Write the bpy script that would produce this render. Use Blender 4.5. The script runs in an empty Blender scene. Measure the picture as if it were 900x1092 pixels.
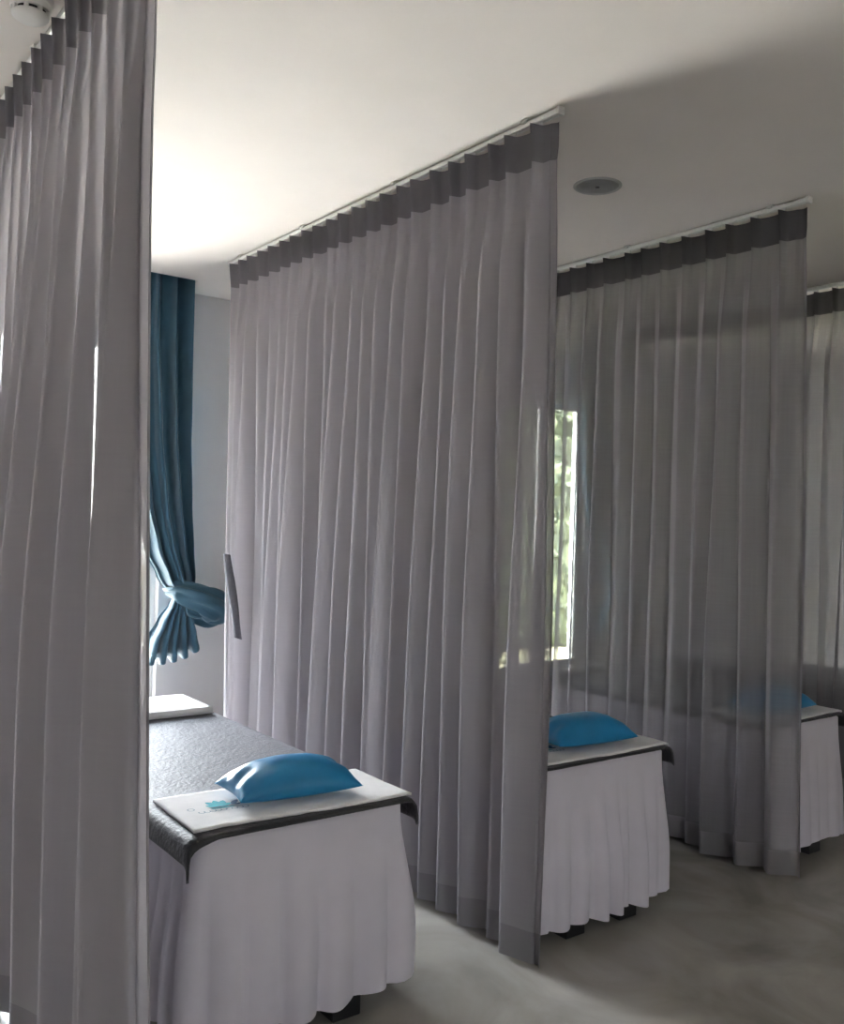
import bpy, bmesh, math, random
from mathutils import Vector, Matrix, noise

scene = bpy.context.scene
COL = scene.collection
R = math.radians

# ------------------------------------------------------------------ helpers
def mesh_obj(name, verts, faces, mat, parent=None, smooth=True, mats=None, midx=None):
    me = bpy.data.meshes.new(name)
    me.from_pydata([tuple(v) for v in verts], [], faces)
    me.update()
    for m in ([mat] if mats is None else mats):
        me.materials.append(m)
    if midx:
        for p, i in zip(me.polygons, midx):
            p.material_index = i
    if smooth:
        for p in me.polygons:
            p.use_smooth = True
    o = bpy.data.objects.new(name, me)
    COL.objects.link(o)
    if parent:
        o.parent = parent
    return o

def bm_obj(name, bm, mat, parent=None, smooth=False):
    me = bpy.data.meshes.new(name)
    bm.normal_update()
    bm.to_mesh(me); bm.free()
    me.materials.append(mat)
    if smooth:
        for p in me.polygons:
            p.use_smooth = True
    o = bpy.data.objects.new(name, me)
    COL.objects.link(o)
    if parent:
        o.parent = parent
    return o

def add_box(bm, lo, hi, bevel=0.0, seg=2):
    t = bmesh.new()
    bmesh.ops.create_cube(t, size=1.0)
    s = [hi[i] - lo[i] for i in range(3)]
    c = [(hi[i] + lo[i]) / 2 for i in range(3)]
    for v in t.verts:
        v.co = Vector((v.co[0]*s[0]+c[0], v.co[1]*s[1]+c[1], v.co[2]*s[2]+c[2]))
    if bevel > 0:
        bmesh.ops.bevel(t, geom=t.edges[:], offset=bevel, segments=seg, affect='EDGES', profile=.5)
    me = bpy.data.meshes.new('tmp'); t.to_mesh(me); t.free()
    bm.from_mesh(me); bpy.data.meshes.remove(me)

def box_obj(name, lo, hi, mat, parent=None, bevel=0.0, seg=2):
    bm = bmesh.new(); add_box(bm, lo, hi, bevel, seg)
    return bm_obj(name, bm, mat, parent)

def lathe(name, prof, mat, parent=None, n=48, smooth=True):
    """prof: list of (r, z)"""
    vs, fs = [], []
    for r, z in prof:
        for k in range(n):
            a = 2*math.pi*k/n
            vs.append((r*math.cos(a), r*math.sin(a), z))
    for i in range(len(prof)-1):
        for k in range(n):
            k2 = (k+1) % n
            fs.append((i*n+k, i*n+k2, (i+1)*n+k2, (i+1)*n+k))
    o = mesh_obj(name, vs, fs, mat, parent, smooth)
    return o

def grid_faces(nr, nc, wrap=False):
    fs = []
    for i in range(nr-1):
        for j in range(nc if wrap else nc-1):
            j2 = (j+1) % nc
            fs.append((i*nc+j, i*nc+j2, (i+1)*nc+j2, (i+1)*nc+j))
    return fs

def thing(name, label, cat, loc=(0, 0, 0), rz=0.0, group=None):
    o = bpy.data.objects.new(name, None)
    o.empty_display_size = .1
    COL.objects.link(o)
    o.location = loc; o.rotation_euler = (0, 0, rz)
    tag(o, label, cat, group)
    return o

def tag(o, label, cat, group=None):
    o['label'] = label; o['category'] = cat
    if group:
        o['group'] = group
    return o

def struct(o):
    o['kind'] = 'structure'
    return o

def solidify(o, t, off=0.0):
    m = o.modifiers.new('thick', 'SOLIDIFY'); m.thickness = t; m.offset = off
    return o

def smoothstep(a, b, x):
    t = max(0., min(1., (x-a)/(b-a))); return t*t*(3-2*t)

# ------------------------------------------------------------------ materials
def new_mat(name):
    m = bpy.data.materials.new(name); m.use_nodes = True
    nt = m.node_tree
    for n in list(nt.nodes):
        nt.nodes.remove(n)
    out = nt.nodes.new('ShaderNodeOutputMaterial')
    return m, nt, out

def principled(name, col, rough=.6, metal=0., var=.0, scale=20., bump=0., bscale=200., sheen=0., spec=.5, stretch=(1,1,1), sheen_tint=(1,1,1)):
    m, nt, out = new_mat(name)
    p = nt.nodes.new('ShaderNodeBsdfPrincipled')
    p.inputs['Base Color'].default_value = (*col, 1)
    p.inputs['Roughness'].default_value = rough
    p.inputs['Metallic'].default_value = metal
    p.inputs['Specular IOR Level'].default_value = spec
    if sheen:
        p.inputs['Sheen Weight'].default_value = sheen
        p.inputs['Sheen Roughness'].default_value = .45
        p.inputs['Sheen Tint'].default_value = (*sheen_tint, 1)
    tc = nt.nodes.new('ShaderNodeTexCoord')
    mp = nt.nodes.new('ShaderNodeMapping'); mp.inputs['Scale'].default_value = stretch
    nt.links.new(tc.outputs['Object'], mp.inputs['Vector'])
    if var:
        n = nt.nodes.new('ShaderNodeTexNoise'); n.inputs['Scale'].default_value = scale
        n.inputs['Detail'].default_value = 5
        nt.links.new(mp.outputs[0], n.inputs['Vector'])
        r = nt.nodes.new('ShaderNodeValToRGB')
        r.color_ramp.elements[0].position = .3; r.color_ramp.elements[1].position = .7
        r.color_ramp.elements[0].color = (*[c*(1-var) for c in col], 1)
        r.color_ramp.elements[1].color = (*[min(1, c*(1+var)) for c in col], 1)
        nt.links.new(n.outputs['Fac'], r.inputs[0]); nt.links.new(r.outputs[0], p.inputs['Base Color'])
    if bump:
        n2 = nt.nodes.new('ShaderNodeTexNoise'); n2.inputs['Scale'].default_value = bscale
        n2.inputs['Detail'].default_value = 3
        nt.links.new(mp.outputs[0], n2.inputs['Vector'])
        b = nt.nodes.new('ShaderNodeBump'); b.inputs['Strength'].default_value = bump; b.inputs['Distance'].default_value = .004
        nt.links.new(n2.outputs['Fac'], b.inputs['Height']); nt.links.new(b.outputs[0], p.inputs['Normal'])
    nt.links.new(p.outputs[0], out.inputs[0])
    return m

def sheer(name, col, t0, translucency=.5, var=.25):
    """Loosely woven voile: some light passes straight through between the threads,
    less at a slant; the threads themselves reflect and transmit diffusely."""
    m, nt, out = new_mat(name)
    N = nt.nodes.new; L = nt.links.new
    tc = N('ShaderNodeTexCoord')
    mp = N('ShaderNodeMapping'); mp.inputs['Scale'].default_value = (5, 5, 130)
    L(tc.outputs['Object'], mp.inputs['Vector'])
    n1 = N('ShaderNodeTexNoise'); n1.inputs['Scale'].default_value = 1.; n1.inputs['Detail'].default_value = 4
    L(mp.outputs[0], n1.inputs['Vector'])
    mp2 = N('ShaderNodeMapping'); mp2.inputs['Scale'].default_value = (90, 90, 3)
    L(tc.outputs['Object'], mp2.inputs['Vector'])
    n2 = N('ShaderNodeTexNoise'); n2.inputs['Scale'].default_value = 1.; n2.inputs['Detail'].default_value = 3
    L(mp2.outputs[0], n2.inputs['Vector'])
    add = N('ShaderNodeMath'); add.operation = 'ADD'
    L(n1.outputs['Fac'], add.inputs[0]); L(n2.outputs['Fac'], add.inputs[1])
    rng = N('ShaderNodeMapRange')
    rng.inputs['From Min'].default_value = .7; rng.inputs['From Max'].default_value = 1.3
    rng.inputs['To Min'].default_value = t0*(1-var); rng.inputs['To Max'].default_value = t0*(1+var)
    L(add.outputs[0], rng.inputs['Value'])
    geo = N('ShaderNodeNewGeometry')
    dot = N('ShaderNodeVectorMath'); dot.operation = 'DOT_PRODUCT'
    L(geo.outputs['Normal'], dot.inputs[0]); L(geo.outputs['Incoming'], dot.inputs[1])
    ab = N('ShaderNodeMath'); ab.operation = 'ABSOLUTE'; L(dot.outputs['Value'], ab.inputs[0])
    mx = N('ShaderNodeMath'); mx.operation = 'MAXIMUM'; mx.inputs[1].default_value = .2; L(ab.outputs[0], mx.inputs[0])
    inv = N('ShaderNodeMath'); inv.operation = 'DIVIDE'; inv.inputs[0].default_value = 1.; L(mx.outputs[0], inv.inputs[1])
    pw = N('ShaderNodeMath'); pw.operation = 'POWER'; L(rng.outputs[0], pw.inputs[0]); L(inv.outputs[0], pw.inputs[1])
    tr = N('ShaderNodeBsdfTransparent')
    df = N('ShaderNodeBsdfDiffuse'); df.inputs['Color'].default_value = (*col, 1)
    tl = N('ShaderNodeBsdfTranslucent'); tl.inputs['Color'].default_value = (*col, 1)
    mixc = N('ShaderNodeMixShader'); mixc.inputs[0].default_value = translucency
    L(df.outputs[0], mixc.inputs[1]); L(tl.outputs[0], mixc.inputs[2])
    mix = N('ShaderNodeMixShader'); L(pw.outputs[0], mix.inputs[0])
    L(mixc.outputs[0], mix.inputs[1]); L(tr.outputs[0], mix.inputs[2])
    L(mix.outputs[0], out.inputs[0])
    return m

def mat_floor():
    m, nt, out = new_mat('polished_concrete')
    N = nt.nodes.new; L = nt.links.new
    tc = N('ShaderNodeTexCoord')
    n = N('ShaderNodeTexNoise'); n.inputs['Scale'].default_value = 1.6; n.inputs['Detail'].default_value = 8; n.inputs['Distortion'].default_value = 1.6
    L(tc.outputs['Object'], n.inputs['Vector'])
    r = N('ShaderNodeValToRGB')
    e = r.color_ramp.elements
    e[0].position = .32; e[0].color = FLOOR_A; e[1].position = .68; e[1].color = FLOOR_B
    L(n.outputs['Fac'], r.inputs[0])
    p = N('ShaderNodeBsdfPrincipled')
    L(r.outputs[0], p.inputs['Base Color'])
    n2 = N('ShaderNodeTexNoise'); n2.inputs['Scale'].default_value = 5; n2.inputs['Detail'].default_value = 4
    L(tc.outputs['Object'], n2.inputs['Vector'])
    mr = N('ShaderNodeMapRange'); mr.inputs['To Min'].default_value = .16; mr.inputs['To Max'].default_value = .3
    L(n2.outputs['Fac'], mr.inputs['Value']); L(mr.outputs[0], p.inputs['Roughness'])
    L(p.outputs[0], out.inputs[0])
    return m

def mat_glass():
    m, nt, out = new_mat('window_glass')
    N = nt.nodes.new; L = nt.links.new
    fr = N('ShaderNodeFresnel'); fr.inputs['IOR'].default_value = 1.35
    tr = N('ShaderNodeBsdfTransparent'); tr.inputs[0].default_value = (.95, .97, .96, 1)
    gl = N('ShaderNodeBsdfGlossy'); gl.inputs['Roughness'].default_value = .02
    mx = N('ShaderNodeMixShader'); L(fr.outputs[0], mx.inputs[0]); L(tr.outputs[0], mx.inputs[1]); L(gl.outputs[0], mx.inputs[2])
    L(mx.outputs[0], out.inputs[0])
    return m

FLOOR_A = (.27, .252, .23, 1); FLOOR_B = (.43, .405, .375, 1)
M = {}
M['floor'] = mat_floor()
M['glass'] = mat_glass()
M['ceiling'] = principled('ceiling_paint', (.80, .748, .70), .9, var=.02, scale=3, spec=.2)
M['wall'] = principled('wall_paint', (.84, .82, .825), .85, var=.02, scale=3, spec=.2)
M['white_metal'] = principled('white_aluminium', (.78, .78, .76), .4, spec=.5)
M['white_plastic'] = principled('white_plastic', (.72, .71, .68), .45)
M['dark_plastic'] = principled('dark_plastic', (.02, .02, .022), .5)
M['speaker_grille'] = principled('speaker_grille', (.30, .29, .285), .7, bump=.6, bscale=900)
M['speaker_rim'] = principled('speaker_rim', (.42, .41, .40), .6)
M['sheer'] = sheer('grey_voile', (.405, .385, .41), .085, .45)
M['sheer_shaded'] = sheer('shaded_grey_voile', (.31, .295, .31), .40, .45, .07)  # same voile, darker and clearer to put the right side's shade into it
M['sheer_header'] = sheer('grey_voile_header_band', (.20, .19, .205), .05, .4)
M['sheer_header_shaded'] = sheer('shaded_grey_voile_header_band', (.105, .10, .108), .06, .4)  # same header band with the dimmer light put into its colour
M['sheer_hem'] = sheer('grey_voile_hem', (.31, .297, .315), .05, .42)
M['strap'] = principled('grey_strap_cloth', (.075, .071, .082), .9, var=.1, scale=60)
M['skirt'] = principled('white_skirt_cotton', (.62, .59, .66), .85, var=.03, scale=8, bump=.15, bscale=350, spec=.2)
M['blanket'] = principled('charcoal_plush', (.009, .0085, .011), .6, var=.5, scale=11, bump=.9, bscale=70, sheen=.22, spec=.75, sheen_tint=(.8, .76, .88))
M['towel'] = principled('white_terry', (.80, .79, .80), .92, var=.03, scale=25, bump=.5, bscale=500, spec=.15)
M['satin'] = principled('blue_satin', (.006, .20, .42), .36, var=.08, scale=9, spec=.6)
M['satin_dark'] = M['satin']
M['black_wood'] = principled('black_painted_wood', (.012, .012, .014), .5)
M['vinyl'] = principled('dark_vinyl', (.03, .03, .035), .5)
M['drape'] = principled('teal_blue_drape', (.045, .118, .175), .6, var=.12, scale=6, bump=.15, bscale=400, sheen=.3, spec=.35)
M['logo_teal'] = principled('turquoise_print', (.02, .36, .44), .8)
M['logo_navy'] = principled('navy_print', (.02, .07, .16), .8)
M['logo_grey'] = principled('grey_blue_print', (.22, .32, .40), .8)
M['lawn'] = principled('lawn', (.23, .215, .13), .95, var=.3, scale=3)
M['paving'] = principled('pale_paving', (.60, .55, .50), .9, var=.1, scale=5)
M['leaf'] = principled('leaf_green', (.055, .068, .03), .6, var=.5, scale=5)
M['bark'] = principled('bark', (.12, .085, .06), .9, var=.3, scale=12, stretch=(1, 1, .2))

# ------------------------------------------------------------------ room shell
H = 3.0
YW = 5.89
XL, XR, YN = -2.8, 7.6, -2.6
WT = .18
floor = box_obj('floor', (XL-WT, YN-WT, -.12), (XR+WT, YW+WT, 0), M['floor']); struct(floor)
struct(box_obj('wall_left', (XL-WT, YN-WT, 0), (XL, YW+WT, H+.3), M['wall']))
struct(box_obj('wall_right', (XR, YN-WT, 0), (XR+WT, YW+WT, H+.3), M['wall']))
FILL_WIN = (.75, 1.4, 1.4, 1.9)      # unseen window added behind the camera, soft fill for the bed fronts
bm = bmesh.new()
add_box(bm, (XL, YN-WT, 0), (FILL_WIN[0], YN, H+.3)); add_box(bm, (FILL_WIN[1], YN-WT, 0), (XR, YN, H+.3))
add_box(bm, (FILL_WIN[0], YN-WT, 0), (FILL_WIN[1], YN, FILL_WIN[2])); add_box(bm, (FILL_WIN[0], YN-WT, FILL_WIN[3]), (FILL_WIN[1], YN, H+.3))
struct(bm_obj('wall_near', bm, M['wall']))

# far wall: two real windows, plus an unseen left one added for light
WINS = [(-1.45, -.85, .16, 2.30), (.80, 2.29, .16, 2.62), (5.3, 6.30, .16, 2.62)]
bm = bmesh.new()
xs = [XL] + [v for w in WINS for v in w[:2]] + [XR]
for i in range(0, len(xs), 2):
    add_box(bm, (xs[i], YW, 0), (xs[i+1], YW+WT, H+.3))
for (x0, x1, z0, z1) in WINS:
    add_box(bm, (x0, YW, 0), (x1, YW+WT, z0))
    add_box(bm, (x0, YW, z1), (x1, YW+WT, H+.3))
struct(bm_obj('wall_far', bm, M['wall']))

# ceiling with a recessed curtain pocket over each window
PK = [(-1.7, -.6), (.5, 2.345), (4.8, 6.52)]
PY0, PY1, PH = 5.545, 5.80, .16
bm = bmesh.new()
add_box(bm, (XL, YN, H), (XR, PY0, H+.3))
add_box(bm, (XL, PY1, H), (XR, YW, H+.3))
px = [XL] + [v for w in PK for v in w] + [XR]
for i in range(0, len(px), 2):
    add_box(bm, (px[i], PY0, H), (px[i+1], PY1, H+.3))
for a, b in PK:
    add_box(bm, (a, PY0, H+PH), (b, PY1, H+.3))
struct(bm_obj('ceiling', bm, M['ceiling']))

for wi, (x0, x1, z0, z1, YC, SD) in enumerate([w + (YW, 1) for w in WINS] + [FILL_WIN + (YN, -1)]):
    root = bpy.data.objects.new('window_%d' % (wi+1), None); COL.objects.link(root)  # first and last are unseen windows, added to let in fill light
    root.location = ((x0+x1)/2, YC+.09*SD, z0); struct(root)
    if SD < 0:
        root.rotation_euler = (0, 0, math.pi)
    w = (x1-x0)/2; h = z1-z0
    bm = bmesh.new()
    f = .05
    add_box(bm, (-w, -.03, 0), (-w+f, .03, h), .004)
    add_box(bm, (w-f, -.03, 0), (w, .03, h), .004)
    add_box(bm, (-w+f, -.03, 0), (w-f, .03, f), .004)
    add_box(bm, (-w+f, -.03, h-f), (w-f, .03, h), .004)
    nm = 3 if w > 1.3 else 2 if w > .4 else 1
    for k in range(1, nm):
        xm = -w + 2*w*k/nm
        add_box(bm, (xm-.025, -.025, f), (xm+.025, .025, h-f), .004)
    bm_obj('window_frame', bm, M['white_metal'], root)
    box_obj('window_pane', (-w+f, -.004, f), (w-f, .004, h-f), M['glass'], root)
    box_obj('window_sill', (-w-.02, -.15, -.03), (w+.02, -.03, .0), M['white_metal'], root, .004)

# ------------------------------------------------------------------ outside
g = box_obj('ground_outside', (-14, YW+WT, -.35), (22, 30, -.15), M['lawn']); struct(g)
struct(box_obj('yard_outside', (-14, -22, -.35), (22, YN-WT, -.15), M['paving']))
pv = box_obj('path_outside', (-12, YW+WT, -.15), (4.3, YW+6.2, -.13), M['paving']); struct(pv)

def leaves(name, center_fn, n, size, seed, parent):
    rnd = random.Random(seed)
    vs, fs = [], []
    for i in range(n):
        c = Vector(center_fn(rnd))
        d = Vector((rnd.gauss(0, 1), rnd.gauss(0, 1), rnd.gauss(0, .7))).normalized()
        e = d.cross(Vector((rnd.gauss(0, 1), rnd.gauss(0, 1), rnd.gauss(0, 1)))).normalized()
        s = size*rnd.uniform(.6, 1.3)
        b = len(vs)
        nrm = d.cross(e)
        vs += [c-d*s, c+e*s*.45+nrm*s*.15, c+d*s, c-e*s*.45+nrm*s*.15]
        fs.append((b, b+1, b+2, b+3))
    return mesh_obj(name, vs, fs, M['leaf'], parent, False)

hd = thing('garden_hedge', 'tall dense green hedge outside the right window', 'hedge', (9.2, 9.6, -.15))
def hedge_pt(r):
    x, y, z = r.uniform(-4.2, 5), r.uniform(-.9, .9), 4.2*r.random()**.8
    return (x, y-.25*z*(y > 0), z)
leaves('foliage', hedge_pt, 14000, .13, 11, hd)
bm = bmesh.new(); add_box(bm, (-4.0, -.55, 0), (4.8, .55, 3.7), .15)
bm_obj('inner_branches', bm, M['leaf'], hd)

# ------------------------------------------------------------------ sheer cubicle curtains
HEAD = .135         # stiff header band
def curtain(X, y0, y1, n, seed, label, depth=.05, tip=0.0, lean=.05, flat=.06, skew=1., mat='sheer', back=0.0, ztop=2.955, zbot=.03, sway=.03, gaps=()):
    """Pinch-pleated voile hanging in the plane x = X, from y0 (near end) to y1."""
    rnd = random.Random(seed)
    root = thing('sheer_curtain', label, 'curtain', (X, (y0+y1)/2, 0), 0, 'grey sheer cubicle curtains')
    ym = (y0+y1)/2
    p = (y1-y0)/n
    fcap = .034 if X < 1 else .046
    S = 22
    cen = [y0+(i+.5)*p + rnd.uniform(-.10, .10)*p for i in range(n)]
    cen[0] = y0+.42*p
    D = [depth*rnd.uniform(.75, 1.25) for _ in range(n)]
    W = [rnd.uniform(.8, 1.25) for _ in range(n)]
    SK = [rnd.uniform(.15, .60)*p*skew for _ in range(n)]
    DR = [rnd.uniform(-.030, .030) for _ in range(n)]
    D2 = [rnd.choice((.55, .8, 1.0, 1.2, 1.45)) for _ in range(n)]
    SK = [a*b for a, b in zip(SK, D2)]
    for q_ in range(3):
        SK[n-1-q_] *= q_*.25
    DR[n-1] = 0; D2[n-1] = .5; D2[n-2] = .8
    ph = [rnd.uniform(0, 6.28) for _ in range(4)]
    bounds = [y0] + [(cen[i]+cen[i+1])/2 for i in range(n-1)] + [y1]
    def point(i, s, z):
        # i pleat, s in [-.5,.5]
        t = (ztop-HEAD-z)/(ztop-HEAD-zbot)        # <0 header, 0..1 body
        tt = max(0., t)
        if i in (-2, -3):    # cloth doubled back on itself next to the leading panel
            x1_, y1_, _ = point(0, -.5, z)
            g0 = .35+.65*smoothstep(0, .3, tt)
            q = s if i == -2 else 1-s
            xo = (.020 if i == -2 else .036)*math.sin(math.pi*q*.5)
            g0 *= 1 if X < 1 else .5
            return (x1_ + .003 + xo*g0 + .02*g0*q, y1_ + back*g0*q, z)
        if i < 0:      # plain return panel at the near end
            y = y0-flat+flat*s
            x0_, yy, _ = point(0, -.5, z)
            return (x0_ + .012*math.sin(math.pi*s) + .010*tt*(1-s)*math.sin(z*2.2+ph[0]), y + (yy-y0)*s, z)
        c = cen[i]
        y = c + (bounds[i+1]-c)*2*s if s > 0 else c + (c-bounds[i])*2*s
        g = smoothstep(0, .14, tt)
        base = (1+math.cos(2*math.pi*s))/2
        q = abs(2*s)
        tri = 1-(math.sqrt(q*q+.03)-.1732)/(math.sqrt(1.03)-.1732)     # flat flanks, tight crest
        f = (base**14)*(1-g) + g*tri**W[i]
        if t < 0:
            # header: flat panels stand out slightly, pinched fins in front
            fin = min(D[i], fcap)*(.82 + .28*(-t/(HEAD/(ztop-HEAD-zbot))))
            x = -fin*base**16 - .006*math.sin(2*math.pi*(s+.25))
            return (x, y, z)
        g2 = smoothstep(-.05, .7, tt)
        dd = (1-g2)*.95*min(D[i], fcap) + D[i]*(0 + g2*(1.25*D2[i]))
        x = -dd*f
        # fold lies over to one side; cloth drifts lower down
        y += SK[i]*(.25*g+.75*smoothstep(0, .9, tt))*f + DR[i]*smoothstep(.1, 1, tt)*base*1.0
        x += sway*tt*math.sin(y*2.1+ph[0])*.5 + .012*g*math.sin(y*9+ph[1]+z*1.1)
        x += .004*math.sin(y*31+z*3+ph[2])*g
        return (x, y, z)
    NF = 10
    cols = [(-1, k/NF) for k in range(NF)] + ([(q_, k/NF) for q_ in (-2, -3) for k in range(NF)] if back else []) + [(i, -.5+k/S) for i in range(n) for k in range(S)] + [(n-1, .5)]
    nc = len(cols)
    def section(name, zs, mat, shift=0.0, sub=None):
        vs = []
        nc = len(sub or cols)
        for z in zs:
            for (i, s) in (sub or cols):
                x, y, zz = point(i, s, z)
                t = (ztop-zz)/(ztop-zbot)
                # near selvedge hangs a little lower / swings towards the aisle
                e = math.exp(-((y-y0+flat)/.10)**2)
                zz2 = zz - tip*e*max(0, t)**2
                y2 = y - .085*t*math.exp(-((y1-y)/.5)**2) - lean*t*math.exp(-(max(0, y-y0+flat)/.35)**2)
                # hem wanders a little
                zz2 += .010*math.sin(y*7+ph[3])*smoothstep(.8, 1, t)
                # selvedge turned back at both ends
                vs.append((x+shift, y2-ym, zz2))
        return mesh_obj(name, vs, grid_faces(len(zs), nc), mat, root)
    zh = ztop-HEAD; hem = .105
    section('header_band', [ztop, ztop-.045, ztop-.09, zh], M['sheer_header_shaded' if mat == 'sheer_shaded' else 'sheer_header'])
    nb = 44
    section('panel', [zh - (zh-zbot-hem)*(k/nb)**1.25 for k in range(nb+1)], M[mat])
    section('hem', [zbot+hem, zbot+hem*.66, zbot+hem*.33, zbot], M['sheer_hem'])
    section('side_hem', [zh - (zh-zbot)*k/nb for k in range(nb+1)], M['sheer_hem'], -.003, [(-1, k*.03*(.06/flat)) for k in range(8)])
    # little white hooks up to the track
    for i in range(n):
        bm = bmesh.new()
        add_box(bm, (-.004, cen[i]-ym-.004, ztop-.02), (.004, cen[i]-ym+.004, 2.985), .0015, 1)
        add_box(bm, (-.010, cen[i]-ym-.006, ztop-.004), (.004, cen[i]-ym+.006, ztop+.006), .0015, 1)
        bm_obj('hook', bm, M['white_plastic'], root)
    return root

def track(X, y0, y1, label, brackets):
    root = thing('curtain_track', label, 'curtain track', (X, (y0+y1)/2, H), 0, 'white ceiling curtain tracks')
    ym = (y0+y1)/2
    bm = bmesh.new()
    # C-profile rail
    add_box(bm, (-.013, y0-ym, -.012), (.013, y1-ym, -.008))
    add_box(bm, (-.013, y0-ym, -.026), (-.010, y1-ym, -.008))
    add_box(bm, (.010, y0-ym, -.026), (.013, y1-ym, -.008))
    add_box(bm, (-.013, y0-ym, -.028), (-.005, y1-ym, -.025))
    add_box(bm, (.005, y0-ym, -.028), (.013, y1-ym, -.025))
    bm_obj('rail', bm, M['white_metal'], root)
    for y in brackets:
        bm = bmesh.new()
        add_box(bm, (-.022, y-ym-.018, -.009), (.018, y-ym+.018, 0), .002, 1)
        add_box(bm, (-.026, y-ym-.010, -.016), (-.012, y-ym+.010, -.002), .002, 1)
        bm_obj('bracket', bm, M['white_plastic'], root)
    for y in (y0, y1):
        box_obj('end_cap', (-.016, y-ym-.008, -.034), (.016, y-ym+.008, -.004), M['white_plastic'], root, .002, 1)
    return root

CURT = [
    (.757, 2.165, 4.95, 24, 21, .07, 0.0, .23, .065, 1.2, 'sheer', .34),
    (2.303, 2.37, 4.945, 22, 8, .052, .03, .05, .035, 1., 'sheer', .12),
    (3.745, 2.295, 4.95, 21, 33, .046, 0.0, .05, .05, .35, 'sheer_shaded', 0),
    (5.155, 2.33, 4.95, 21, 44, .046, 0.0, .05, .05, .35, 'sheer_shaded', 0),
]
CL = ['grey sheer curtain nearest the camera, at the left beside the first bed',
      'long grey sheer curtain in the middle, between the first and second beds',
      'dark grey sheer curtain hanging in front of the third bed on the right',
      'grey sheer curtain farthest right, cut by the photo edge']
TL = ['white ceiling track holding the nearest curtain at the left',
      'white ceiling track holding the long middle curtain',
      'white ceiling track holding the curtain in front of the third bed',
      'white ceiling track holding the farthest right curtain']
for k, (X, a, b, n, sd, dp, tp, ln, fl, sw, mt, bk) in enumerate(CURT):
    curtain(X, a, b, n, sd, CL[k], dp, tp, ln, fl, sw, mt, bk, zbot=.075 if k == 0 else .03)
    track(X, a-fl-.01, b+.03, TL[k], [a+.12, a+.95, a+1.75, b-.12])

# grey tie-back strap hanging on the middle curtain
def strap():
    vs = []
    n = 16
    for i in range(n+1):
        t = i/n
        y = 4.735 - .185*t - .02*math.sin(math.pi*t)*-1
        y = 4.665 - .17*t**1.35
        z = 1.315 - .44*t
        w = .029*(0.8+.3*math.sin(math.pi*min(1, t*1.2)))
        x = 2.190 + .010*math.sin(t*3)
        for q in (-1, -.4, .4, 1):
            vs.append((x+.45*q*w-.003*(1-q*q), y-.85*q*w, z-q*w*.15))
    o = mesh_obj('curtain_tieback', vs, grid_faces(n+1, 4), M['strap'])
    solidify(o, .006)
    tag(o, 'curved grey tie-back strap hanging loose on the middle curtain', 'tieback')
strap()

# ------------------------------------------------------------------ massage beds
ZB = .635          # bed top under the blanket
def path_rect(x0, x1, y0, y1, r, step=.012):
    pts = []
    def seg(a, b):
        L = (Vector(b)-Vector(a)).length; m = max(1, int(L/step))
        for i in range(m):
            pts.append(Vector(a).lerp(Vector(b), i/m))
    def arc(cx, cy, a0):
        m = max(3, int(r*1.57/step))
        for i in range(m):
            a = a0+math.pi/2*i/m
            pts.append(Vector((cx+r*math.cos(a), cy+r*math.sin(a))))
    seg((x0+r, y0), (x1-r, y0)); arc(x1-r, y0+r, -math.pi/2)
    seg((x1, y0+r), (x1, y1-r)); arc(x1-r, y1-r, 0)
    seg((x1-r, y1), (x0+r, y1)); arc(x0+r, y1-r, math.pi/2)
    seg((x0, y1-r), (x0, y0+r)); arc(x0+r, y0+r, math.pi)
    return pts

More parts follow.
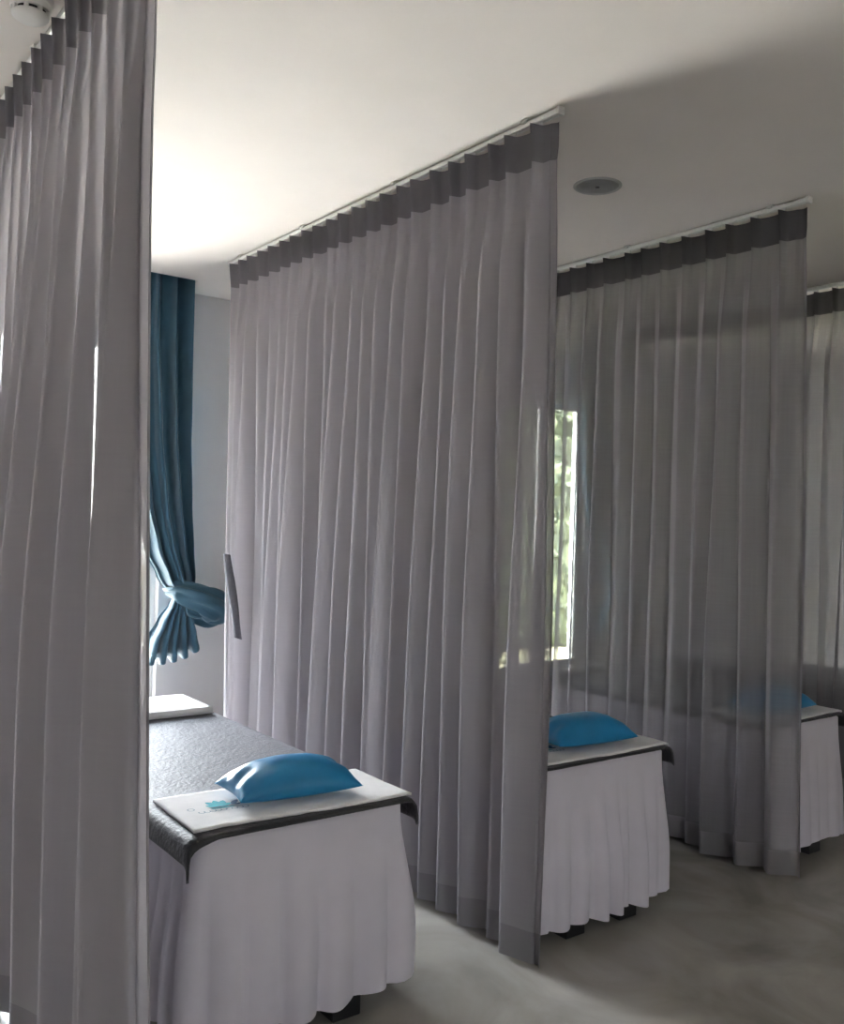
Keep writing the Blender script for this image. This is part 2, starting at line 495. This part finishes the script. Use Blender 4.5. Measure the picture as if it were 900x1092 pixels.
def skirt(x0, x1, y0, y1, seed, label, amp=.020, flare=.02, period=.10, zbot=.065, loose=.3):
    rnd = random.Random(seed)
    pts = path_rect(x0, x1, y0, y1, .035)
    n = len(pts)
    # arc length + irregular pleat phases
    L = [0]
    for i in range(n):
        L.append(L[-1]+(pts[(i+1) % n]-pts[i]).length)
    tot = L[-1]; npl = int(tot/period)
    ed = [0]
    for i in range(npl):
        ed.append(ed[-1]+rnd.uniform(1-loose, 1+loose))
    ed = [e/ed[-1]*tot for e in ed]
    am = [rnd.uniform(.55, 1.25) for _ in range(npl)]
    sk = [rnd.uniform(-.25, .25) for _ in range(npl)]
    zj = [rnd.uniform(-.010, .010) for _ in range(npl)]
    zs = [ZB+.004, ZB-.004, ZB-.02] + [ZB-.02-(ZB-.02-zbot)*k/22 for k in range(1, 23)]
    vs = []
    j = 0
    info = []
    for i in range(n):
        while ed[j+1] < L[i] and j < npl-1:
            j += 1
        info.append((j, (L[i]-ed[j])/(ed[j+1]-ed[j])))
    for r_, z in enumerate(zs):
        t = (ZB-z)/(ZB-zbot)
        for i in range(n):
            pj, u = info[i]
            a = pts[i-1]; b = pts[(i+1) % n]
            tn = (b-a).normalized(); nr = Vector((tn.y, -tn.x))
            uu = u + sk[pj]*t*math.sin(math.pi*u)*.6
            w = math.sin(math.pi*max(0, min(1, uu)))
            prof = w**.75 if w > 0 else 0
            s = smoothstep(.02, .75, t)
            nx_ = am[pj]
            off = amp*s*prof*nx_ + flare*t**1.1 + .004*math.sin(L[i]*9+seed)*s
            if r_ == 0:
                off = -.012
            # slight bulge near the corners as the cloth stiffens
            zz = z + (zj[pj]*w + .008*math.sin(L[i]*3.3+seed))*smoothstep(.6, 1, t)
            vs.append((pts[i].x+nr.x*off, pts[i].y+nr.y*off, zz))
    fs = grid_faces(len(zs), n, True)
    # sheet top closing the skirt
    c0 = len(vs)
    root = mesh_obj('bed_skirt', vs, fs, M['skirt'])
    # top sheet
    inner = [(v[0], v[1], v[2]) for v in vs[:n]]
    me = root.data
    bm = bmesh.new(); bm.from_mesh(me)
    bm.verts.ensure_lookup_table()
    f = bm.faces.new([bm.verts[i] for i in range(n)])
    bm.normal_update(); bm.to_mesh(me); bm.free()
    for p in me.polygons:
        p.use_smooth = len(p.vertices) == 4
    tag(root, label, 'bed skirt', 'white pleated bed skirts')
    return root

def drape_pt(px_, py_, rc, ztop, r=.018, hang=1.0, out=.0):
    """Cloth point at plan position (px,py) laid over box rc=(x0,x1,y0,y1)."""
    x0, x1, y0, y1 = rc
    def over(p, a, b):
        if p < a: return a-p, -1, a
        if p > b: return p-b, 1, b
        return 0, 0, p
    dx, sx, ex = over(px_, x0, x1); dy, sy, ey = over(py_, y0, y1)
    def bend(d):
        q = r*math.pi/2
        if d <= q:
            a = d/r; return r*math.sin(a), r*(1-math.cos(a))
        return r, r + (d-q)*hang
    ox, zx = bend(dx); oy, zy = bend(dy)
    x = (ex+sx*(ox+out*min(1, dx/.05))) if dx else px_
    y = (ey+sy*(oy+out*min(1, dy/.05))) if dy else py_
    z = ztop - zx - zy
    return [x, y, z]

def cloth(name, plan, rc, ztop, mat, thick, nx=60, ny=60, rot=0, piv=None, wr=.0, seed=0, edge=None, out=0., lift=None):
    a0, a1, b0, b1 = plan
    vs = []
    for j in range(ny+1):
        for i in range(nx+1):
            a = a0+(a1-a0)*i/nx; b = b0+(b1-b0)*j/ny
            if edge:
                a, b = edge(a, b, i/nx, j/ny)
            if rot:
                c, s = math.cos(rot), math.sin(rot)
                a, b = piv[0]+(a-piv[0])*c-(b-piv[1])*s, piv[1]+(a-piv[0])*s+(b-piv[1])*c
            p = drape_pt(a, b, rc, ztop, out=out)
            if wr:
                hgt = wr*(noise.noise((a*7+seed, b*7, seed))+.5*noise.noise((a*17, b*17+seed, 3)))
                if p[2] > ztop-.002:
                    p[2] += abs(hgt)
                else:
                    p[0] += hgt*.6; p[1] -= abs(hgt)
            if lift:
                p = lift(p, a, b)
            vs.append(p)
    o = mesh_obj(name, vs, grid_faces(ny+1, nx+1), mat)
    # offset so the shell grows outwards/upwards
    solidify(o, thick, 1.0)
    return o

def pillow(loc, rz, L, W, T, label, seed):
    nu, nv = 56, 36
    vs = []
    idx = {}
    rnd = random.Random(seed)
    def hgt(u, v):
        # puffed profile, thin pinched seam edge
        a = max(0, 1-abs(u)**2.6); b = max(0, 1-abs(v)**2.4)
        return T/2*(a*b)**.55
    top, bot = [], []
    for j in range(nv+1):
        for i in range(nu+1):
            u = -1+2*i/nu; v = -1+2*j/nv
            # sides draw in between the pointed corners
            x = u*L/2*(1-.07*(1-v*v)*abs(u)); y = v*W/2*(1-.10*(1-u*u)*abs(v))
            h = hgt(u, v)
            # puckers radiating from the short ends
            e = smoothstep(.55, 1, abs(u))*(1-abs(v)**3)
            pk = .006*e*math.sin(v*9+seed)*h/(T/2)*2.2
            w = .003*noise.noise((x*14+seed, y*14, 1))
            zt = h*1.32 + pk + w*(h/(T/2))
            zb = -h*.40
            top.append((x, y, zt)); bot.append((x, y, zb))
    n1 = nu+1
    vs = top + bot
    fs = []
    for j in range(nv):
        for i in range(nu):
            a = j*n1+i
            fs.append((a, a+1, a+n1+1, a+n1))
            b = a+len(top)
            fs.append((b, b+n1, b+n1+1, b+1))
    o = mesh_obj('pillow', vs, fs, M['satin'])
    bm = bmesh.new(); bm.from_mesh(o.data)
    bmesh.ops.remove_doubles(bm, verts=bm.verts, dist=.0004)
    bm.to_mesh(o.data); bm.free()
    zmin = min(v.co.z for v in o.data.vertices)
    o.location = (loc[0], loc[1], loc[2]-zmin); o.rotation_euler = (0, 0, rz)
    tag(o, label, 'pillow', 'blue satin pillows')
    return o

def flat_poly(bm, pts, z):
    f = bm.faces.new([bm.verts.new((x, y, z)) for x, y in pts])
    return f

def logo_parts(parent, cx, cy, z, s=1.0, rot=0.):
    """Small printed emblem: turquoise fan of petals, a navy swirl and a faint line of script."""
    def tr(pts):
        c, sn = math.cos(rot), math.sin(rot)
        return [(cx+s*(x*c-y*sn), cy+s*(x*sn+y*c)) for x, y in pts]
    def petal(ang, L, w, base=(0, 0)):
        pts = []
        n = 10
        for k in range(n+1):
            t = k/n; pts.append((t*L, w*math.sin(math.pi*t)**.8))
        for k in range(n-1, 0, -1):
            t = k/n; pts.append((t*L, -w*math.sin(math.pi*t)**.8))
        c, sn = math.cos(ang), math.sin(ang)
        return [(base[0]+x*c-y*sn, base[1]+x*sn+y*c) for x, y in pts]
    bm = bmesh.new()
    for q_, ang in enumerate((62, 90, 118)):
        flat_poly(bm, tr(petal(R(ang), .075, .016, (-.01, 0))), z+.0002*q_)
    for q_, ang in enumerate((25, 155)):
        flat_poly(bm, tr(petal(R(ang), .055, .013, (-.01, 0))), z+.0006+.0002*q_)
    flat_poly(bm, tr([(-.055, -.012), (.03, -.012), (.04, -.022), (-.045, -.022)]), z)
    a = bm_obj('printed_emblem', bm, M['logo_teal'], parent); a['label'] = 'turquoise petal emblem'
    bm = bmesh.new()
    flat_poly(bm, tr(petal(R(48), .06, .012, (.035, .005))), z+.0004)
    flat_poly(bm, tr(petal(R(5), .05, .008, (.03, .002))), z+.0004)
    b = bm_obj('printed_swirl', bm, M['logo_navy'], parent); b['label'] = 'navy swirl print'
    bm = bmesh.new()
    # faint illegible script stroke under the emblem
    def ribbon(fn, n, w):
        prev = None
        for k in range(n):
            t0, t1 = k/n, (k+1)/n
            p0 = Vector(fn(t0)); p1 = Vector(fn(t1)); d = (p1-p0).normalized(); q = Vector((-d.y, d.x))*w
            flat_poly(bm, tr([tuple(p0-q), tuple(p1-q), tuple(p1+q), tuple(p0+q)]), z+.0002)
    ribbon(lambda t: (-.11+.2*t+.006*math.cos(t*60), -.042+.009*math.sin(t*60)), 70, .0016)
    ribbon(lambda t: (-.12+.012*math.cos(t*6.28), .005+.014*math.sin(t*6.28)), 14, .0016)
    c = bm_obj('printed_script', bm, M['logo_grey'], parent); c['label'] = 'faint grey-blue script line'

def bed(x0, x1, y0, y1, k, which):
    """x0..x1, y0..y1: plan of the bed; which: words used to tell it apart."""
    cx, cy = (x0+x1)/2, (y0+y1)/2
    b = thing('massage_bed', which['bed'], 'massage bed', (cx, cy, 0), 0, 'massage beds')
    w, l = (x1-x0)/2-.008, (y1-y0)/2-.008
    box_obj('mattress', (-w, -l, .50), (w, l, ZB-.006), M['vinyl'], b, .02, 3)
    box_obj('frame', (-w+.03, -l+.03, .42), (w-.03, l-.03, .50), M['black_wood'], b, .006)
    for sx in (-1, 1):
        for sy in (-1, 1):
            ax, ay = sx*(w-.18), sy*(l-.052)
            box_obj('leg', (ax-.05, ay-.05, 0), (ax+.05, ay+.05, .42), M['black_wood'], b, .004)
    skirt(x0, x1, y0, y1, 5+k, which['skirt'], **which.get('sk', {}))
    rc = (x0-.004, x1+.004, y0-.004, y1+.004)
    # plush blanket
    ovf, ovs = (.016 if k == 0 else .006), .075
    def edge(a, b_, u, v):
        # front border dips a little towards the corners
        if v < .5:
            b_ += -(.04 if k == 0 else 0)*(1-2*v)**6*max(0, 1-u/.16)**1.2 - .015*(1-2*v)**6*max(0, (u-.9)/.1)
        return a, b_
    o = cloth('blanket', (x0-which.get('ovl', ovs), x1+ovs, y0-ovf, y1+.0), rc, ZB+.006, M['blanket'], .008, 70, 150, wr=.002, seed=k, edge=edge, out=.006)
    tag(o, which['blanket'], 'blanket', 'charcoal plush bed blankets')
    zt = ZB+.018
    if which.get('towel'):
        rc2 = (x0-.014, x1+.014, y0-.012, y1)
        t = cloth('towel', (x0+.005, x1+.028, y0+.008, y0+.335), rc2, zt, M['towel'], .008, 60, 30, rot=R(which.get('trot', -1.0)), piv=(cx, y0+.17), wr=.0035, seed=9+k,
                  edge=lambda a, b_, u, v: (a, b_+.006*math.sin(u*7+k)*(1-v)))
        tag(t, which['towel'], 'towel', 'white towels with a printed emblem under the pillows')
        logo_parts(t, x0+.155, y0+.165, zt+.0125, .80, R(-4))
        pillow((cx+.045 if not which.get('pdx') else cx+which['pdx'], y0+.175, zt+.0135), R(which.get('prot', -9)), .405, .23, .135, which['pillow'], k)
    if which.get('far'):
        ft = cloth('folded_towel', (x0+.03, x1-.01, y1-.40, y1-.06), (x0, x1, y0, y1+.5), zt, M['towel'], .028, 30, 20, wr=.002, seed=30+k)
        tag(ft, which['far'], 'towel', 'white towels at the far ends of the beds')

YF, YB = 2.372, 4.20
bed(1.05, 1.752, YF, YB, 0, dict(
    bed='massage bed nearest the camera, standing left of the long middle curtain',
    skirt='white pleated skirt around the nearest bed, black foot showing below it',
    blanket='charcoal plush blanket with its grey top in full view on the nearest bed',
    towel='white towel with turquoise emblem in view, on the nearest bed',
    pillow='shiny blue satin pillow lying on the nearest bed',
    far='white folded towel at the window end of the nearest bed', trot=-1.5, prot=-5, pdx=.03,
    sk=dict(amp=.060, flare=.006, period=.105, zbot=.075)))
bed(2.385, 3.055, YF+.01, YB, 1, dict(
    bed='massage bed half hidden behind the near end of the middle curtain',
    skirt='white pleated skirt of the second bed beside the middle curtain end',
    blanket='charcoal blanket with a thin dark edge showing on the second bed',
    towel='white towel under the blue pillow of the second bed',
    pillow='dark blue satin pillow beside the near end of the middle curtain',
    far='white folded towel at the window end of the second bed, seen through the middle curtain', trot=-.5, prot=-6, pdx=.03, ovl=.035,
    sk=dict(amp=.058, flare=.006, period=.085)))
bed(3.81, 4.395, YF+.01, YB, 2, dict(
    bed='massage bed mostly veiled by the dark curtain on the right',
    skirt='white pleated skirt of the third bed, mostly veiled by the right curtain',
    blanket='charcoal blanket edge on the third bed at the right',
    towel='white towel corner on the third bed, sticking out past the dark right curtain',
    pillow='blue pillow tip on the third bed, veiled by the dark right curtain',
    far='white folded towel at the window end of the third bed', trot=0, prot=-4, pdx=-.03, ovl=.035,
    sk=dict(amp=.022, flare=.024, period=.09)))
bed(5.22, 5.85, YF+.01, YB, 3, dict(
    bed='massage bed at the far right, seen only faintly through the last curtain',
    skirt='white bed skirt seen faintly through the farthest right curtain',
    blanket='dark blanket edge seen faintly through the farthest right curtain',
    far='white folded towel seen faintly through the farthest right curtain',
    sk=dict(amp=.022, flare=.02, period=.09)))

# ------------------------------------------------------------------ blue knotted drapes at the windows
def lerp_tab(tab, z):
    for (za, *a), (zb, *b) in zip(tab, tab[1:]):
        if za >= z >= zb:
            t = (za-z)/(za-zb); t = t*t*(3-2*t)*.5+t*.5
            return [p+(q-p)*t for p, q in zip(a, b)]
    return list(tab[-1][1:]) if z < tab[-1][0] else list(tab[0][1:])

def drape(dx, label):
    root = thing('knotted_drape', label, 'curtain', (2.2+dx, 5.64, 0), 0, 'blue drapes knotted beside the windows')
    ox, oy = 2.2, 5.64
    # hanging length: z, left, right, fold depth
    tab = [(3.12, 1.90, 2.325, .065), (2.6, 1.90, 2.328, .065), (2.0, 1.945, 2.345, .065), (1.6, 2.02, 2.375, .06),
           (1.3, 2.10, 2.405, .045), (1.12, 2.19, 2.425, .040), (1.0, 2.275, 2.42, .032), (.94, 2.30, 2.41, .028)]
    nu, nz = 150, 60
    vs = []
    for j in range(nz+1):
        z = 3.12-(3.12-.94)*j/nz
        l, r, d = lerp_tab(tab, z)
        for i in range(nu+1):
            u = i/nu
            a = u*2*math.pi*3.6
            x = l+(r-l)*(u + .020*math.sin(a*2+.7))
            y = d*math.sin(a+.5*math.sin(z*1.7+u*3)) + .020*math.sin(a*2.3+z*.7+1)
            y -= .05*smoothstep(1.6, 1.0, z)*math.sin(math.pi*u)
            vs.append((x-ox, y, z))
    o = mesh_obj('hanging_panel', vs, grid_faces(nz+1, nu+1), M['drape'], root); solidify(o, .003)
    # flared tail below the knot
    tab = [(1.02, 2.275, 2.36, .02), (.95, 2.25, 2.37, .03), (.85, 2.19, 2.40, .045), (.72, 2.13, 2.44, .055), (.58, 2.10, 2.475, .06)]
    nu, nz = 130, 26
    vs = []
    for j in range(nz+1):
        t = j/nz
        z = 1.02-(1.02-.60)*t
        l, r, d = lerp_tab(tab, z)
        for i in range(nu+1):
            u = i/nu
            a = u*2*math.pi*5
            x = l+(r-l)*(u + .022*math.sin(a*2))
            y = -.055*(1-t*.6)+d*math.sin(a+1.2+t*.5)
            zz = z + t*(.06*(u-.2)**2*2 + .018*math.sin(a*1.0+2) + .03*(u > .85)*(u-.85)/.15)
            vs.append((x-ox, y, zz))
    o = mesh_obj('tail', vs, grid_faces(nz+1, nu+1), M['drape'], root); solidify(o, .003)
    # the knot: a fluted roll of cloth looped over itself
    path = [Vector(p) for p in ((2.255, .035, 1.045), (2.30, -.06, 1.04), (2.38, -.105, 1.005), (2.47, -.11, .965), (2.545, -.085, .925),
            (2.575, -.02, .885), (2.545, .05, .865), (2.46, .075, .90), (2.38, .06, .95), (2.31, .03, .99))]
    rad = [.03, .06, .082, .092, .088, .078, .07, .06, .05, .03]
    n = 70; m = 40
    vs = []
    def samp(t):
        f = t*(len(path)-1); i = min(int(f), len(path)-2); q = f-i
        P = [path[max(0, min(len(path)-1, i+k))] for k in (-1, 0, 1, 2)]
        pos = .5*((2*P[1])+(P[2]-P[0])*q+(2*P[0]-5*P[1]+4*P[2]-P[3])*q*q+(3*P[1]-P[0]-3*P[2]+P[3])*q**3)
        return pos, rad[i]+(rad[i+1]-rad[i])*q
    for j in range(n+1):
        t = j/n
        p, r = samp(t); p2, _ = samp(min(1, t+.01)); p1, _ = samp(max(0, t-.01))
        d = (p2-p1).normalized()
        s = d.cross(Vector((0, 1, .3))).normalized(); q = s.cross(d)
        for k in range(m):
            a = 2*math.pi*k/m
            rr = r*(1+.16*math.sin(5*a+t*5)+.09*math.sin(9*a-t*9+math.sin(t*12))+.28*noise.noise((math.cos(a)*1.6, math.sin(a)*1.6, t*6)))
            v = p+(s*math.cos(a)*1.0+q*math.sin(a)*.8)*rr
            vs.append((v.x-ox, v.y, v.z))
    fs = grid_faces(n+1, m, True)
    fs += [tuple(range(m)), tuple(reversed(range(n*m, n*m+m)))]
    mesh_obj('knot', vs, fs, M['drape'], root)
    # a band of cloth wrapped round the neck of the knot
    vs = []
    n, m = 40, 26
    for j in range(n+1):
        t = j/n
        a0 = R(-30)+t*R(300)
        cx, cz = 2.435, .945
        c = Vector((cx+.085*math.cos(a0), -.125+.03*math.sin(a0*.5), cz+.062*math.sin(a0)))
        d = Vector((-.085*math.sin(a0), .0, .062*math.cos(a0))).normalized()
        s = Vector((0, 1, 0)); q = d.cross(s)
        r = .030*(.5+.5*math.sin(math.pi*t)**.5)
        for k in range(m):
            a = 2*math.pi*k/m
            rr = r*(1+.2*math.sin(4*a+t*6))
            v = c+(s*math.cos(a)+q*math.sin(a))*rr
            vs.append((v.x-ox, v.y, v.z))
    fs = grid_faces(n+1, m, True) + [tuple(range(m)), tuple(reversed(range(n*m, n*m+m)))]
    mesh_obj('wrapped_fold', vs, fs, M['drape'], root)
    return root

drape(0, 'teal blue drape knotted up beside the left window, behind the nearest bed')
drape(4.09, 'teal blue drape at the right window, seen faintly through the right curtain')

# ------------------------------------------------------------------ ceiling fittings
sp = thing('ceiling_speaker', 'round grey speaker set flush in the ceiling between the curtains', 'speaker', (2.975, 2.763, H))
lathe('rim', [(.104, 0), (.104, -.003), (.100, -.006), (.092, -.006), (.090, -.003), (.090, 0)], M['speaker_rim'], sp)
lathe('grille', [(.091, -.003), (.06, -.0055), (.02, -.007), (.0005, -.007)], M['speaker_grille'], sp)
lathe('centre_emblem', [(.009, -.006), (.009, -.009), (.0005, -.009)], M['dark_plastic'], sp, 20)

sd = thing('smoke_detector', 'white round smoke detector on the ceiling beside the nearest track', 'smoke detector', (.662, 2.83, H))
lathe('base', [(.066, 0), (.066, -.012), (.060, -.018), (.001, -.018)], M['white_plastic'], sd)
lathe('head', [(.060, -.016), (.062, -.030), (.058, -.040)], M['white_plastic'], sd)
lathe('sensing_chamber', [(.047, -.036), (.047, -.054)], M['dark_plastic'], sd)
lathe('cap', [(.056, -.052), (.055, -.058), (.045, -.066), (.025, -.069), (.0005, -.070)], M['white_plastic'], sd)
lathe('chamber_roof', [(.058, -.040), (.030, -.040)], M['white_plastic'], sd)
lathe('cap_rim', [(.056, -.052), (.030, -.052)], M['white_plastic'], sd)
for k in range(8):
    a = 2*math.pi*k/8+.3
    bm = bmesh.new(); add_box(bm, (.044, -.006, -.054), (.058, .006, -.038), .001, 1)
    o = bm_obj('rib', bm, M['white_plastic'], sd); o.rotation_euler = (0, 0, a)
sd.scale = (.92, .92, .95)

# ------------------------------------------------------------------ light
world = bpy.data.worlds.new('sky'); scene.world = world; world.use_nodes = True
nt = world.node_tree
for n in list(nt.nodes):
    nt.nodes.remove(n)
wo = nt.nodes.new('ShaderNodeOutputWorld'); bg = nt.nodes.new('ShaderNodeBackground')
tc = nt.nodes.new('ShaderNodeTexCoord'); sep = nt.nodes.new('ShaderNodeSeparateXYZ')
rp = nt.nodes.new('ShaderNodeValToRGB')
rp.color_ramp.elements[0].position = .0; rp.color_ramp.elements[0].color = (1., .98, .95, 1)
rp.color_ramp.elements[1].position = .9; rp.color_ramp.elements[1].color = (.62, .76, 1., 1)
nt.links.new(tc.outputs['Generated'], sep.inputs[0]); nt.links.new(sep.outputs['Z'], rp.inputs[0])
nt.links.new(rp.outputs[0], bg.inputs['Color']); bg.inputs['Strength'].default_value = 12.5
nt.links.new(bg.outputs[0], wo.inputs['Surface'])

sl = bpy.data.lights.new('sun', 'SUN'); sl.energy = 24.0; sl.angle = R(1); sl.color = (1, .93, .82)
so = bpy.data.objects.new('sun', sl); COL.objects.link(so)
so.rotation_euler = Vector((.2, .36, -.9)).to_track_quat('-Z', 'Y').to_euler()

for (x0, x1, z0, z1, YC, SD) in [w + (YW+WT+.01, 1) for w in WINS] + [FILL_WIN + (YN-WT-.01, -1)]:      # light portals in the window openings (sample the sky, give no light)
    l = bpy.data.lights.new('window_portal', 'AREA'); l.shape = 'RECTANGLE'
    l.size = x1-x0; l.size_y = z1-z0; l.cycles.is_portal = True
    o = bpy.data.objects.new('window_portal', l); COL.objects.link(o)
    o.location = ((x0+x1)/2, YC, (z0+z1)/2); o.rotation_euler = (R(-90*SD), 0, 0)

# ------------------------------------------------------------------ camera
F_PX, YAW, PITCH, ROLL, HC = 988.257, R(36.955), R(.562), R(1.753), 1.526
fw = Vector((math.sin(YAW)*math.cos(PITCH), math.cos(YAW)*math.cos(PITCH), math.sin(PITCH)))
r0 = Vector((math.cos(YAW), -math.sin(YAW), 0)); u0 = r0.cross(fw)
rt = r0*math.cos(ROLL)+u0*math.sin(ROLL); up = -r0*math.sin(ROLL)+u0*math.cos(ROLL)
cam = bpy.data.cameras.new('camera'); co = bpy.data.objects.new('camera', cam); COL.objects.link(co)
mw = Matrix((rt, up, -fw)).transposed().to_4x4(); mw.translation = Vector((0, 0, HC))
co.matrix_world = mw
cam.sensor_fit = 'HORIZONTAL'; cam.sensor_width = 36; cam.lens = 36*F_PX/900
cam.clip_start = .05; cam.clip_end = 200
scene.camera = co

vs_ = scene.view_settings
scene.display_settings.display_device = 'sRGB'
vs_.view_transform = 'Standard'; vs_.look = 'None'; vs_.gamma = 1; vs_.use_curve_mapping = False
vs_.exposure = 2.1
cy = scene.cycles
cy.max_bounces = 12; cy.diffuse_bounces = 6; cy.transparent_max_bounces = 48; cy.transmission_bounces = 8
cy.sample_clamp_indirect = 8.0
cy.use_denoising = True
